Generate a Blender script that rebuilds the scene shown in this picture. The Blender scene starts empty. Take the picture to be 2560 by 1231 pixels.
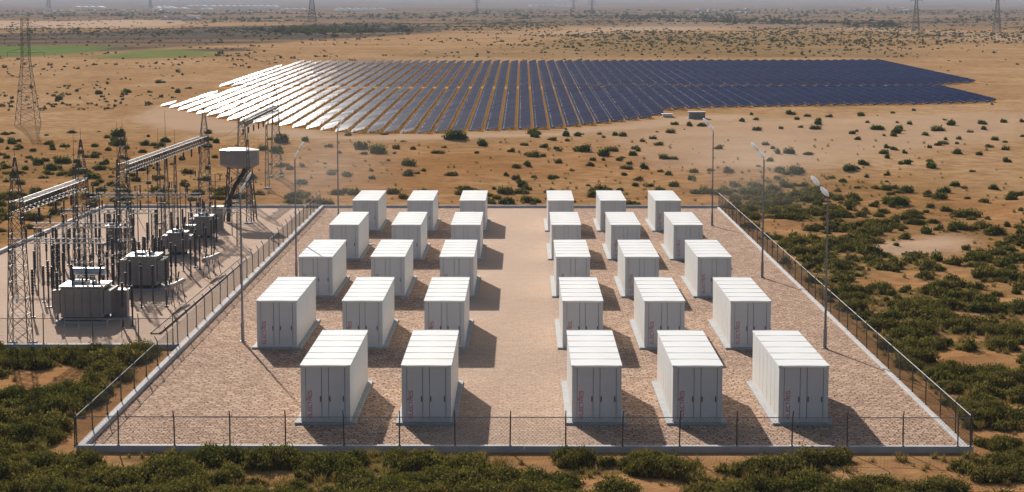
import bpy, math, random
import numpy as np
from math import radians, sin, cos, pi
random.seed(7); RNG = np.random.default_rng(7)
S = bpy.context.scene; C = S.collection

# ---------------------------------------------------------------- camera facts
F, PIT, YAW, H, W0, H0 = 4611.4, 0.1202, -0.0056, 19.69, 2560, 1231
def proj(X, Y, Z):
    cy, sy = cos(YAW), sin(YAW); x = cy*X - sy*Y; y = sy*X + cy*Y; z = Z - H
    d = y*cos(PIT) - z*sin(PIT); u = y*sin(PIT) + z*cos(PIT)
    return W0/2 + F*x/d, H0/2 - F*u/d
# ---------------------------------------------------------------- terrain profile: flat yard, then a long slope up
_T = [(-400,0),(197,0),(212,.15),(240,.85)] + [(y,(y-197)*.0213) for y in (300,360,430,500,565,620)]
for Y, py in [(700,117),(900,93),(1200,71),(1600,54),(2100,42),(3000,29),(4300,19),(6000,10),(8500,1),(12000,-8),(16500,-20)]:
    _T.append((Y, H + Y*math.tan(-PIT + math.atan((H0/2-py)/F))))
_TY = np.array([a for a, _ in _T], float); _TZ = np.array([b for _, b in _T], float)
def base_z(Y): return np.interp(Y, _TY, _TZ)
def vnoise(x, y, s, seed=0):
    x = np.asarray(x, float)/s + 37.3*seed; y = np.asarray(y, float)/s - 11.7*seed
    xi = np.floor(x); yi = np.floor(y); fx = x-xi; fy = y-yi
    fx = fx*fx*(3-2*fx); fy = fy*fy*(3-2*fy)
    def h(a, b):
        v = np.sin(a*127.1 + b*311.7 + seed*17.0)*43758.5453
        return v-np.floor(v)
    return (h(xi,yi)*(1-fx)+h(xi+1,yi)*fx)*(1-fy) + (h(xi,yi+1)*(1-fx)+h(xi+1,yi+1)*fx)*fy
def outside(X, Y):                      # metres outside the two paved yards
    X = np.asarray(X, float); Y = np.asarray(Y, float)
    def r(x0,x1,y0,y1):
        dx = np.maximum(np.maximum(x0-X, X-x1), 0); dy = np.maximum(np.maximum(y0-Y, Y-y1), 0)
        return np.hypot(dx, dy)
    return np.minimum(r(-21.7,21.2,83.4,197.6), r(-47,-20,110.4,197.8))
def ground_z(X, Y):
    o = np.clip(outside(X, Y)/4, 0, 1)
    far = np.clip((np.asarray(Y, float)-200)/300, 0, 1)
    n = (vnoise(X,Y,5.5,1)-.5)*.34 + (vnoise(X,Y,2.1,2)-.5)*.13
    n = n*(1-.6*far) + far*(vnoise(X,Y,60,3)-.5)*1.0*np.clip((np.asarray(Y,float)-600)/500,0,3)
    return base_z(Y) - .05 + n*o

# ---------------------------------------------------------------- materials
def newmat(name):
    m = bpy.data.materials.new(name); m.use_nodes = True
    nt = m.node_tree; b = nt.nodes['Principled BSDF']
    return m, nt, b
def N(nt, t, **k):
    n = nt.nodes.new(t)
    for a, v in k.items():
        if a in n.inputs.keys() if hasattr(n.inputs,'keys') else False: n.inputs[a].default_value = v
        else: setattr(n, a, v)
    return n
def mixc(nt, fac, a, b, mode='MIX'):
    n = nt.nodes.new('ShaderNodeMix'); n.data_type = 'RGBA'; n.blend_type = mode
    for s, v in ((n.inputs[0], fac), (n.inputs[6], a), (n.inputs[7], b)):
        if hasattr(v, 'is_linked'): nt.links.new(v, s)
        elif isinstance(v, (int, float)): s.default_value = v
        else: s.default_value = (*v, 1)
    return n.outputs[2]
def noise(nt, co, scale, detail=4, rough=.55, dim='3D'):
    n = nt.nodes.new('ShaderNodeTexNoise'); n.inputs['Scale'].default_value = scale
    n.inputs['Detail'].default_value = detail; n.inputs['Roughness'].default_value = rough
    nt.links.new(co, n.inputs['Vector']); return n.outputs['Fac']
def ramp(nt, v, lo, hi, a=0., b=1.):
    n = nt.nodes.new('ShaderNodeMapRange'); n.inputs[1].default_value = lo; n.inputs[2].default_value = hi
    n.inputs[3].default_value = a; n.inputs[4].default_value = b; nt.links.new(v, n.inputs[0]); return n.outputs[0]
def mth(nt, op, a, b=0.):
    n = nt.nodes.new('ShaderNodeMath'); n.operation = op
    for s, v in ((n.inputs[0], a), (n.inputs[1], b)):
        if hasattr(v, 'is_linked'): nt.links.new(v, s)
        else: s.default_value = v
    return n.outputs[0]
def geo(nt): return nt.nodes.new('ShaderNodeNewGeometry').outputs['Position']
def attr(nt, name):
    n = nt.nodes.new('ShaderNodeAttribute'); n.attribute_name = name; return n
def simple(name, col, rough=.6, metal=0., var=.12, scale=3., bump=0., spec=.5):
    m, nt, b = newmat(name); p = geo(nt)
    f = noise(nt, p, scale, 5); lo = tuple(c*(1-var) for c in col); hi = tuple(min(1, c*(1+var)) for c in col)
    nt.links.new(mixc(nt, ramp(nt, f, .3, .7), lo, hi), b.inputs['Base Color'])
    b.inputs['Roughness'].default_value = rough; b.inputs['Metallic'].default_value = metal
    b.inputs['Specular IOR Level'].default_value = spec
    if bump:
        bn = nt.nodes.new('ShaderNodeBump'); bn.inputs['Strength'].default_value = bump; bn.inputs['Distance'].default_value = .02
        nt.links.new(noise(nt, p, scale*8, 3), bn.inputs['Height']); nt.links.new(bn.outputs[0], b.inputs['Normal'])
    return m
M = {}
M['white'] = simple('white_coated_steel', (.80,.81,.80), .42, 0, .035, .9)
M['roofwhite'] = simple('white_roof_sheet', (.80,.81,.81), .8, 0, .04, .6, 0, .12)
M['door'] = simple('front_paint_greyed_for_shade', (.60,.61,.63), .4, 0, .03, 1.2)
M['seam'] = simple('dark_seam_rubber', (.12,.12,.13), .7)
def dusty(name, col, rough, spec):
    m = simple(name, col, rough, 0, .03, .9, 0, spec); nt = m.node_tree; b = nt.nodes['Principled BSDF']; p = geo(nt)
    src = b.inputs['Base Color'].links[0].from_socket; sz = nt.nodes.new('ShaderNodeSeparateXYZ'); nt.links.new(p, sz.inputs[0])
    st = nt.nodes.new('ShaderNodeMapping'); st.inputs['Scale'].default_value = (5,5,.45); nt.links.new(p, st.inputs[0])
    f = mth(nt, 'MULTIPLY', ramp(nt, sz.outputs[2], 1.0, .12, 0, .35), ramp(nt, noise(nt, p, 2.2, 5, .7), .38, .66))
    f = mth(nt, 'ADD', f, ramp(nt, noise(nt, st.outputs[0], 1.2, 5, .6), .55, .8, 0, .14))
    nt.links.new(mixc(nt, f, src, (.52,.43,.34)), b.inputs['Base Color']); return m
M['white'] = dusty('white_coated_steel', (.80,.81,.80), .45, .4)
M['door'] = dusty('front_paint_greyed_for_shade', (.62,.63,.65), .45, .4)  # container fronts greyed: their shade is put into the paint colour
M['roofgap'] = simple('grey_roof_joint', (.16,.16,.17), .7)
M['black'] = simple('black_handle_plastic', (.015,.015,.015), .35)
M['red'] = simple('crimson_lettering', (.42,.03,.06), .5)
M['redmark'] = simple('red_badge', (.40,.03,.01), .5)
M['concrete'] = simple('pad_concrete', (.36,.37,.38), .85, 0, .12, 1.8, .3)
M['kerb'] = simple('kerb_concrete', (.47,.46,.47), .85, 0, .16, 1.1, .3)
M['galv'] = simple('galvanised_steel', (.25,.25,.27), .6, .2, .18, 2.)
M['fence'] = simple('dark_fence_steel', (.09,.10,.10), .5, .4, .25, 2.)
M['rail'] = simple('galvanised_rail', (.30,.30,.33), .7, .0, .1, 2.)
M['lattice'] = simple('weathered_lattice_steel', (.09,.09,.095), .6, .4, .35, 1.5)
M['tank'] = simple('grey_transformer_paint', (.24,.225,.225), .45, .1, .12, 1.)
M['tanklight'] = simple('pale_grey_metal', (.55,.56,.58), .3, .5, .08, 2.)
M['insul'] = simple('dark_glazed_insulator', (.035,.035,.042), .25, 0, .3, 3.)
M['lampwhite'] = simple('white_lamp_shell', (.82,.84,.86), .3, 0, .03, 2.)
M['darkmetal'] = simple('dark_machinery', (.05,.05,.055), .9, .0, .3, 2.)
M['trough'] = simple('rusty_trough_edge', (.13,.085,.06), .8, 0, .3, 2.)
M['house'] = simple('rendered_house_wall', (.72,.68,.62), .8, 0, .12, .05)
M['houseroof'] = simple('tiled_house_roof', (.42,.24,.18), .8, 0, .2, .05)
M['green_house'] = simple('white_greenhouse_sheet', (.85,.86,.87), .3, 0, .04, .02)
M['rack'] = simple('solar_rack_steel', (.20,.16,.12), .6, .3, .2, 1.)

def lamp_material():
    m, nt, b = newmat('translucent_white_shell'); b.inputs['Base Color'].default_value = (.85,.87,.9,1); b.inputs['Roughness'].default_value = .4
    tr = nt.nodes.new('ShaderNodeBsdfTranslucent'); tr.inputs[0].default_value = (.95,.95,.95,1)
    mx = nt.nodes.new('ShaderNodeMixShader'); mx.inputs[0].default_value = .55; nt.links.new(b.outputs[0], mx.inputs[1]); nt.links.new(tr.outputs[0], mx.inputs[2])
    nt.links.new(mx.outputs[0], nt.nodes['Material Output'].inputs['Surface']); return m
M['lampshell'] = lamp_material()
def ground_material():
    m, nt, b = newmat('dry_desert_soil'); L = nt.links; p = geo(nt)
    n1 = noise(nt, p, .035, 6, .6); n2 = noise(nt, p, .45, 7, .65); n3 = noise(nt, p, 3.5, 5, .7)
    sep = nt.nodes.new('ShaderNodeMapping'); sep.inputs['Scale'].default_value = (.25, 1.2, 1); L.new(p, sep.inputs[0])
    n4 = noise(nt, sep.outputs[0], .22, 6, .65)
    col = mixc(nt, ramp(nt, n1, .38, .62), (.43,.25,.115), (.56,.36,.195))
    col = mixc(nt, ramp(nt, n2, 0.42, .62, 0, .6), col, (.26,.14,.065))
    col = mixc(nt, ramp(nt, n4, .5, .7, 0, .5), col, (.34,.195,.105))
    col = mixc(nt, ramp(nt, n3, .55, .72, 0, .35), col, (.22,.13,.075))
    col = mixc(nt, attr(nt, 'brown').outputs['Fac'], col, mixc(nt, 1., col, (.93,.82,.72), 'MULTIPLY'))
    col = mixc(nt, ramp(nt, noise(nt, p, 9., 4, .8), .60, .70, 0, .55), col, (.13,.095,.05))
    st = nt.nodes.new('ShaderNodeMapping'); st.inputs['Scale'].default_value = (.06,.5,1); L.new(p, st.inputs[0])
    col = mixc(nt, ramp(nt, noise(nt, st.outputs[0], 1.6, 7, .75), .54, .66, 0, .45), col, (.20,.15,.075))
    a = attr(nt, 'veg').outputs['Fac']
    v = mth(nt, 'MULTIPLY', a, ramp(nt, noise(nt, p, 1.1, 6, .7), .36, .56))
    col = mixc(nt, mth(nt,'MULTIPLY', v, .8), col, (.11,.10,.035))
    col = mixc(nt, attr(nt, 'pale').outputs['Fac'], col, mixc(nt, n2, (.50,.345,.235), (.60,.43,.31)))
    col = mixc(nt, attr(nt, 'orange').outputs['Fac'], col, mixc(nt, n2, (.66,.30,.05), (.72,.38,.10)))
    df = mth(nt, 'MULTIPLY', attr(nt, 'dark').outputs['Fac'], ramp(nt, noise(nt, sep.outputs[0], .02, 8, .7), .36, .54, .5, 1))
    col = mixc(nt, df, col, (.105,.085,.065))
    col = mixc(nt, attr(nt, 'green').outputs['Fac'], col, mixc(nt, noise(nt, p, .05, 6), (.10,.16,.04), (.20,.25,.08)))
    L.new(col, b.inputs['Base Color']); b.inputs['Roughness'].default_value = 1.; b.inputs['Specular IOR Level'].default_value = 0
    bn = nt.nodes.new('ShaderNodeBump'); bn.inputs['Strength'].default_value = .7; bn.inputs['Distance'].default_value = .12
    L.new(mth(nt, 'ADD', mth(nt,'MULTIPLY', noise(nt, p, 1.6, 8, .7), 1.), mth(nt,'MULTIPLY', n3, .5)), bn.inputs['Height'])
    L.new(bn.outputs[0], b.inputs['Normal']); return m
M['ground'] = ground_material()

def paver_material(name, aisle):
    m, nt, b = newmat(name); L = nt.links; p = geo(nt)
    wn = nt.nodes.new('ShaderNodeTexNoise'); wn.inputs['Scale'].default_value = 1.7; wn.inputs['Detail'].default_value = 3; L.new(p, wn.inputs['Vector'])
    off = nt.nodes.new('ShaderNodeVectorMath'); off.operation = 'SCALE'; L.new(wn.outputs['Color'], off.inputs[0]); off.inputs['Scale'].default_value = .75
    add = nt.nodes.new('ShaderNodeVectorMath'); add.operation = 'ADD'; L.new(p, add.inputs[0]); L.new(off.outputs[0], add.inputs[1])
    mp = nt.nodes.new('ShaderNodeMapping'); mp.inputs['Scale'].default_value = (1,1,0); L.new(add.outputs[0], mp.inputs[0])
    br = nt.nodes.new('ShaderNodeTexBrick'); L.new(mp.outputs[0], br.inputs['Vector'])
    br.inputs['Scale'].default_value = 1.; br.inputs['Brick Width'].default_value = .44; br.inputs['Row Height'].default_value = .42
    br.inputs['Mortar Size'].default_value = .03; br.inputs['Mortar Smooth'].default_value = .5; br.inputs['Bias'].default_value = 0
    br.inputs['Color1'].default_value = (.46,.30,.21,1); br.inputs['Color2'].default_value = (.67,.475,.345,1); br.inputs['Mortar'].default_value = (.12,.075,.055,1)
    col = br.outputs['Color']
    n1 = noise(nt, p, .09, 5, .6); n2 = noise(nt, p, .9, 6, .65)
    col = mixc(nt, ramp(nt, n1, .35, .65, 0, .45), col, mixc(nt, 1., col, (.80,.78,.82), 'MULTIPLY'))
    col = mixc(nt, ramp(nt, n2, .45, .75, 0, .4), col, (.44,.31,.235))
    h = br.outputs['Fac']
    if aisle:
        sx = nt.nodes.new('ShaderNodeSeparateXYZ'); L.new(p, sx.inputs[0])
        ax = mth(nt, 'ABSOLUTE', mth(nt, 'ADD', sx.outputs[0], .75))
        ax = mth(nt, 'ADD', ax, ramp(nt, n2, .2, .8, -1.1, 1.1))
        k = mth(nt, 'MULTIPLY', ramp(nt, ax, 5.4, 2.6, 0, 1), ramp(nt, n1, .2, .5, .65, .85))  # sunlit glow of the centre aisle, painted as a paler, smoother band
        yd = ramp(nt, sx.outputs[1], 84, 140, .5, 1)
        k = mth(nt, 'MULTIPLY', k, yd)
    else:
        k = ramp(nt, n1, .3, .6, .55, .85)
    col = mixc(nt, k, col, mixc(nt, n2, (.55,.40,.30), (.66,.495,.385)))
    L.new(col, b.inputs['Base Color']); b.inputs['Roughness'].default_value = 1.; b.inputs['Specular IOR Level'].default_value = .03
    bn = nt.nodes.new('ShaderNodeBump'); bn.inputs['Strength'].default_value = .9; bn.inputs['Distance'].default_value = .035; bn.invert = True
    L.new(mth(nt, 'ADD', mth(nt,'MULTIPLY', h, mth(nt,'SUBTRACT',1.,k)), mth(nt,'MULTIPLY', noise(nt, p, 5, 5, .7), -1.)), bn.inputs['Height'])
    L.new(bn.outputs[0], b.inputs['Normal']); return m
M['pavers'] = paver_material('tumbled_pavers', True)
M['yard'] = paver_material('dusty_yard_paving', False)

def leaf_material(name, dark, light, island=False):
    m, nt, b = newmat(name); L = nt.links
    g = nt.nodes.new('ShaderNodeNewGeometry'); oi = nt.nodes.new('ShaderNodeObjectInfo')
    f = noise(nt, g.outputs['Position'], 1.4, 3)
    r = g.outputs['Random Per Island']
    col = mixc(nt, r, dark, light)
    col = mixc(nt, ramp(nt, f, .45, .72, 0, .6), col, (light[0]*1.35, light[1]*1.05, light[2]*1.05))
    col = mixc(nt, ramp(nt, noise(nt, g.outputs['Position'], .12, 2), .45, .7, 0, .5), col, (dark[0]*1.5, dark[1]*2.0, dark[2]*1.6))
    L.new(col, b.inputs['Base Color']); b.inputs['Roughness'].default_value = .95; b.inputs['Specular IOR Level'].default_value = .0
    tr = nt.nodes.new('ShaderNodeBsdfTranslucent'); L.new(mixc(nt, 1., col, (1.,1.1,.7), 'MULTIPLY'), tr.inputs[0])
    mx = nt.nodes.new('ShaderNodeMixShader'); mx.inputs[0].default_value = .3; L.new(b.outputs[0], mx.inputs[1]); L.new(tr.outputs[0], mx.inputs[2])
    L.new(mx.outputs[0], nt.nodes['Material Output'].inputs['Surface'])
    return m
M['leaf'] = leaf_material('olive_scrub_foliage', (.048,.046,.014), (.25,.215,.075))
M['leaf_far'] = leaf_material('distant_scrub_foliage', (.06,.06,.024), (.11,.10,.045))

def panel_material():
    m, nt, b = newmat('blue_solar_glass'); L = nt.links
    uv = nt.nodes.new('ShaderNodeUVMap'); uv.uv_map = 'cells'
    br = nt.nodes.new('ShaderNodeTexBrick'); br.offset = 0; L.new(uv.outputs[0], br.inputs['Vector'])
    br.inputs['Scale'].default_value = 1.; br.inputs['Brick Width'].default_value = 1.; br.inputs['Row Height'].default_value = 1.
    br.inputs['Mortar Size'].default_value = .06; br.inputs['Mortar Smooth'].default_value = .3
    br.inputs['Color1'].default_value = (.004,.013,.062,1); br.inputs['Color2'].default_value = (.008,.026,.10,1); br.inputs['Mortar'].default_value = (.22,.23,.25,1)
    nt.nodes.remove(b); df = nt.nodes.new('ShaderNodeBsdfDiffuse'); L.new(br.outputs['Color'], df.inputs[0])
    gl = nt.nodes.new('ShaderNodeBsdfGlossy'); gl.inputs['Roughness'].default_value = .21; gl.inputs[0].default_value = (1,1,1,1)
    mx = nt.nodes.new('ShaderNodeMixShader'); mx.inputs[0].default_value = .023; L.new(df.outputs[0], mx.inputs[1]); L.new(gl.outputs[0], mx.inputs[2])
    L.new(mx.outputs[0], nt.nodes['Material Output'].inputs['Surface'])
    return m
M['panel'] = panel_material()

# ---------------------------------------------------------------- mesh helpers
class MB:
    def __init__(s): s.v = []; s.f = []; s.uv = None
    def box(s, x0,x1,y0,y1,z0,z1):
        n = len(s.v); s.v += [(x0,y0,z0),(x1,y0,z0),(x1,y1,z0),(x0,y1,z0),(x0,y0,z1),(x1,y0,z1),(x1,y1,z1),(x0,y1,z1)]
        s.f += [tuple(n+i for i in q) for q in ((0,3,2,1),(4,5,6,7),(0,1,5,4),(1,2,6,5),(2,3,7,6),(3,0,4,7))]; return s
    def cbox(s, x0,x1,y0,y1,z0,z1,c):     # box with chamfered vertical edges and top edge
        def ring(i, z): return [(x0+i+c,y0+i,z),(x1-i-c,y0+i,z),(x1-i,y0+i+c,z),(x1-i,y1-i-c,z),(x1-i-c,y1-i,z),(x0+i+c,y1-i,z),(x0+i,y1-i-c,z),(x0+i,y0+i+c,z)]
        s.loft([ring(0,z0), ring(0,z1-c), ring(c,z1)]); return s
    def loft(s, rings, cap=True):
        n = len(s.v); k = len(rings[0])
        for r in rings: s.v += list(r)
        for i in range(len(rings)-1):
            for j in range(k):
                a = n+i*k+j; b2 = n+i*k+(j+1)%k; s.f.append((a, b2, b2+k, a+k))
        if cap: s.f.append(tuple(n+j for j in range(k))[::-1]); s.f.append(tuple(n+(len(rings)-1)*k+j for j in range(k)))
        return s
    def bar(s, a, b, r, r2=None, k=4):
        a = np.array(a, float); b = np.array(b, float); d = b-a; l = np.linalg.norm(d)
        if l < 1e-6: return s
        d /= l; u = np.cross(d, (0,0,1) if abs(d[2]) < .9 else (1,0,0)); u /= np.linalg.norm(u); w = np.cross(d, u)
        r2 = r if r2 is None else r2
        def ring(c, q): return [tuple(c + q*(cos(2*pi*(i+.5)/k)*u + sin(2*pi*(i+.5)/k)*w)) for i in range(k)]
        return s.loft([ring(a, r), ring(b, r2)])
    def path(s, pts, r, k=6):
        for a, b in zip(pts[:-1], pts[1:]): s.bar(a, b, r, None, k)
        return s
    def lathe(s, cx, cy, prof, k=12, axis='z'):
        rings = []
        for r, z in prof: rings.append([(cx+r*cos(2*pi*i/k), cy+r*sin(2*pi*i/k), z) for i in range(k)])
        return s.loft(rings)
    def build(s, name, mat, parent=None, loc=None):
        me = bpy.data.meshes.new(name); me.from_pydata([tuple(map(float, q)) for q in s.v], [], s.f); me.materials.append(mat); me.update()
        o = bpy.data.objects.new(name, me); C.objects.link(o)
        if parent: o.parent = parent
        if loc: o.location = loc
        return o
def tag(o, label=None, cat=None, group=None, kind=None):
    for k, v in (('label', label), ('category', cat), ('group', group), ('kind', kind)):
        if v: o[k] = v
    return o
def empty(name, loc=(0,0,0), rz=0.):
    o = bpy.data.objects.new(name, None); C.objects.link(o); o.location = loc; o.rotation_euler = (0,0,rz); o.empty_display_size = .3; return o
def copy_tree(o, parent=None):
    kids = list(o.children); c = o.copy(); C.objects.link(c)
    if parent: c.parent = parent
    for ch in kids: copy_tree(ch, c)
    return c
def npmesh(name, V, Q, mat, uv=None, k=4):
    me = bpy.data.meshes.new(name); nv, nq = len(V), len(Q)
    me.vertices.add(nv); me.vertices.foreach_set('co', np.ascontiguousarray(V, np.float32).ravel())
    me.loops.add(nq*k); me.loops.foreach_set('vertex_index', np.ascontiguousarray(Q, np.int32).ravel())
    me.polygons.add(nq); me.polygons.foreach_set('loop_start', np.arange(0, nq*k, k, dtype=np.int32))
    try: me.polygons.foreach_set('loop_total', np.full(nq, k, np.int32))
    except Exception: pass
    me.materials.append(mat); me.update(calc_edges=True); me.validate()
    return me

# ---------------------------------------------------------------- terrain sheet
def inpoly(px, py, poly):
    c = np.zeros(np.shape(px), bool); n = len(poly)
    for i in range(n):
        x0,y0 = poly[i]; x1,y1 = poly[(i+1)%n]
        if y0 == y1: continue
        c ^= ((y0 > py) != (y1 > py)) & (px < (x1-x0)*(py-y0)/(y1-y0)+x0)
    return c
def gpt(px, py):                         # a point of the photographed ground, in metres
    lo, hi = 20., 16400.
    for _ in range(60):
        m = (lo*hi)**.5
        q = proj(0, m, float(base_z(m)))[1]
        if q > py: lo = m
        else: hi = m
    Y = m; z = float(base_z(Y)); x0 = proj(0,Y,z)[0]; x1 = proj(1,Y,z)[0]
    return (px-x0)/(x1-x0), Y, z
def gpoly(pts): return [gpt(*p)[:2] for p in pts]
FIELD_G = gpoly([(735,157),(540,218),(590,222),(410,266),(575,300),(850,330),(1060,335),(1390,322),(1640,295),(1655,276),(1790,271),(2100,264),(2300,262),(2497,256),(2330,214),(2447,207),(2205,154.5)])
DENSE = gpoly([(1800,470),(1960,430),(2110,520),(2200,620),(2330,690),(2480,740),(2640,780),(2900,1600),(1400,1600),(2440,1175),(2420,1050)])
MID = gpoly([(1760,400),(2300,470),(2640,620),(2640,900),(2050,900),(1750,500)])
GREEN1 = gpoly([(-600,119),(60,116),(290,116),(230,131),(80,139),(-600,142)])
GREEN2 = gpoly([(240,142),(330,127),(430,123),(540,129),(530,139),(400,146),(250,148)])
DARK1 = gpoly([(-400,150),(40,142),(300,127),(620,110),(900,95),(1090,84),(1120,66),(800,60),(500,66),(270,78),(-400,92)])
DARK2 = gpoly([(440,123),(620,120),(635,127),(500,129)])
PALE1 = gpoly([(-400,54),(430,52),(500,58),(280,70),(-400,72)])
PALE2 = gpoly([(2130,620),(2330,585),(2430,590),(2400,625),(2250,635)])
PALE3 = gpoly([(1500,340),(1800,300),(2620,275),(2620,330),(2000,420),(1650,420)])
PALE4 = gpoly([(330,295),(400,260),(560,300),(850,340),(1390,330),(1640,300),(1700,290),(1850,285),(1900,292),(1650,318),(1400,340),(1000,352),(600,335),(420,325)])
PALE5 = gpoly([(1250,90),(1700,50),(2300,75),(2600,90),(2600,110),(2300,80),(1900,68),(1500,85)])
FARDARK = gpoly([(700,60),(2700,75),(2700,30),(-300,20),(-300,50),(700,52)])
BROWN = gpoly([(-900,350),(600,352),(1100,362),(1600,345),(1780,400),(2250,470),(2900,540),(3200,1700),(-900,1700)])
def density(X, Y):
    """share of the ground that scrub covers"""
    X = np.asarray(X, float); Y = np.asarray(Y, float)
    n = vnoise(X,Y,8,5)*.4 + vnoise(X,Y,2.8,6)*.6
    d = np.full(X.shape, .02)
    d = np.where(inpoly(X,Y,MID), .36*(n>.33), d)
    d = np.where((Y>197)&(Y<300)&(X<30), .11*(n>.35), d)
    d = np.where((Y>199)&(Y<226)&(X<30)&(X>-60), .22*(n>.40), d)
    d = np.where((Y>199)&(Y<285)&(X<-18), .25*(n>.40), d)
    d = np.where((Y>150)&(Y<=250)&(X<-46), .5*(n>.38), d)
    d = np.where(inpoly(X,Y,DENSE), .92*(n>.405), d)
    d = np.where((Y<83.5), .95*(n>.39), d)
    d = np.where((Y<110.5)&(X<-20.8), .95*(n>.38), d)
    d = np.where((Y<150)&(X<-46), .9*(n>.38), d)
    d = np.where(inpoly(X,Y,PALE2), .0, d)
    d = np.where(inpoly(X,Y,PALE4), .0, d)
    return np.where(outside(X,Y) < .35, 0, d)
def far_density(X, Y):
    n = vnoise(X,Y*.6,120,11)*.6+vnoise(X,Y*.6,45,12)*.4
    return np.clip((n-.42)*5, 0, 1)*(Y > 600)*(~inpoly(X,Y,GREEN1))*(~inpoly(X,Y,GREEN2))*(~inpoly(X,Y,PALE1))

def smooth_mask(X, Y, poly, w):
    a = np.zeros(X.shape)
    for dx, dy in ((0,0),(w,0),(-w,0),(0,w),(0,-w)): a += inpoly(X+dx, Y+dy, poly)
    return a/5
def terrain():
    ys = list(np.arange(-60, 60, 6.)) + list(np.arange(60, 215, .8))
    y = 215.
    while y < 16400: y *= 1.012; ys.append(y)
    ys = np.array(ys); nu = 420; us = np.linspace(-1, 1, nu)
    YY, UU = np.meshgrid(ys, us, indexing='ij'); XX = UU*(70+np.maximum(YY,0)*.42)
    ZZ = ground_z(XX, YY)
    V = np.stack([XX,YY,ZZ], -1).reshape(-1,3); R = len(ys)
    i = np.arange(R-1)[:,None]*nu + np.arange(nu-1)[None,:]
    Q = np.stack([i, i+1, i+1+nu, i+nu], -1).reshape(-1,4)
    me = npmesh('ground', V, Q, M['ground'])
    X, Y = XX.ravel(), YY.ravel()
    veg = np.where(Y < 300, np.clip(density(X,Y)*1.2, 0, 1), 0) + far_density(X,Y)*.8
    pale = np.maximum.reduce([smooth_mask(X,Y,PALE2,1.5)*.8, smooth_mask(X,Y,PALE3,6)*.55, smooth_mask(X,Y,PALE4,2)*.75, smooth_mask(X,Y,PALE1,30)*.9, smooth_mask(X,Y,PALE5,20)*.6])
    for name, a in (('veg', veg), ('brown', smooth_mask(X,Y,BROWN,5)), ('pale', pale), ('orange', smooth_mask(X,Y,FIELD_G,.8)),
                    ('green', np.maximum(smooth_mask(X,Y,GREEN1,6), smooth_mask(X,Y,GREEN2,4)*.85)),
                    ('dark', np.maximum.reduce([smooth_mask(X,Y,DARK1,8)*1., smooth_mask(X,Y,DARK2,3), smooth_mask(X,Y,FARDARK,60)*.65, np.clip((Y-1900)/1500,0,.7)]))):
        at = me.attributes.new(name, 'FLOAT', 'POINT'); at.data.foreach_set('value', np.ascontiguousarray(a, np.float32))
    me.polygons.foreach_set('use_smooth', np.ones(len(me.polygons), bool))
    o = bpy.data.objects.new('ground', me); C.objects.link(o); tag(o, 'dry sandy plain rising to the hazy distance', kind='structure')
terrain()

# ---------------------------------------------------------------- paved yards and low walls
def sheet(name, pts, z, mat, label):
    b = MB(); b.v = [(x,y,z) for x,y in pts]; b.f = [tuple(range(len(pts)))]
    return tag(b.build(name, mat), label, kind='structure')
FL, FR, BR, BL = (-20.4,83.8), (20.6,83.8), (20.9,197.3), (-21.4,197.3)
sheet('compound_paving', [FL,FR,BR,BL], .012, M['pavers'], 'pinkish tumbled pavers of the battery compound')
YL = -44.8
sheet('substation_paving', [(YL,110.9),(-20.66,110.9),(-21.42,197.3),(YL-.2,197.3)], .004, M['yard'], 'dusty paved floor of the substation yard')
def kerb(name, a, b, w, h, label, cap0=0., cap1=0.):
    a = np.array(a,float); b = np.array(b,float); d = (b-a)/np.linalg.norm(b-a); n = np.array((-d[1], d[0]))
    a = a-d*cap0; b = b+d*cap1; L = np.linalg.norm(b-a); m = MB(); k = max(2, int(L/6)); c = .025; o = []
    root = empty(name, (a[0], a[1], 0), math.atan2(d[1], d[0]))
    for i in range(k):                    # cast lengths with a joint between them
        x0, x1 = L*i/k+.006, L*(i+1)/k-.006
        dz = random.uniform(-.006,.006)
        m.loft([[(x,-w/2,-.25),(x,w/2,-.25),(x,w/2,h-c+dz),(x,w/2-c,h+dz),(x,-w/2+c,h+dz),(x,-w/2,h-c+dz)] for x in (x0,x1)])
    m.build('wall_body', M['kerb'], root)
    return tag(root, label, 'low wall', 'low concrete walls round the paved yards')
kw = .34
kerb('low_wall', (FL[0]-.1,FL[1]), (FR[0]+.1,FR[1]), kw, .26, 'low concrete wall along the near edge of the battery compound', .17, .17)
kerb('low_wall', (FL[0]-.1,FL[1]+.18), (BL[0]-.1,BL[1]-.18), .34, .26, 'low concrete wall between the battery compound and the substation yard')
kerb('low_wall', (FR[0]+.1,FR[1]+.18), (BR[0]+.1,BR[1]-.18), .28, .12, 'pale low concrete wall along the right side of the battery compound')
kerb('low_wall', (BL[0]-.1,BL[1]), (BR[0]+.1,BR[1]), .34, .28, 'low concrete wall behind the back row of containers', .17, .17)
kerb('low_wall', (YL-.2,110.9), (-20.9,110.9), .36, .26, 'low concrete wall along the near edge of the substation yard')
kerb('low_wall', (YL-.2,111.1), (YL-.2,197.3), .36, .30, 'low concrete wall along the far left side of the substation yard')
kerb('low_wall', (YL-.02,197.3), (-21.73,197.3), .34, .28, 'low concrete wall along the back of the substation yard')

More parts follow.
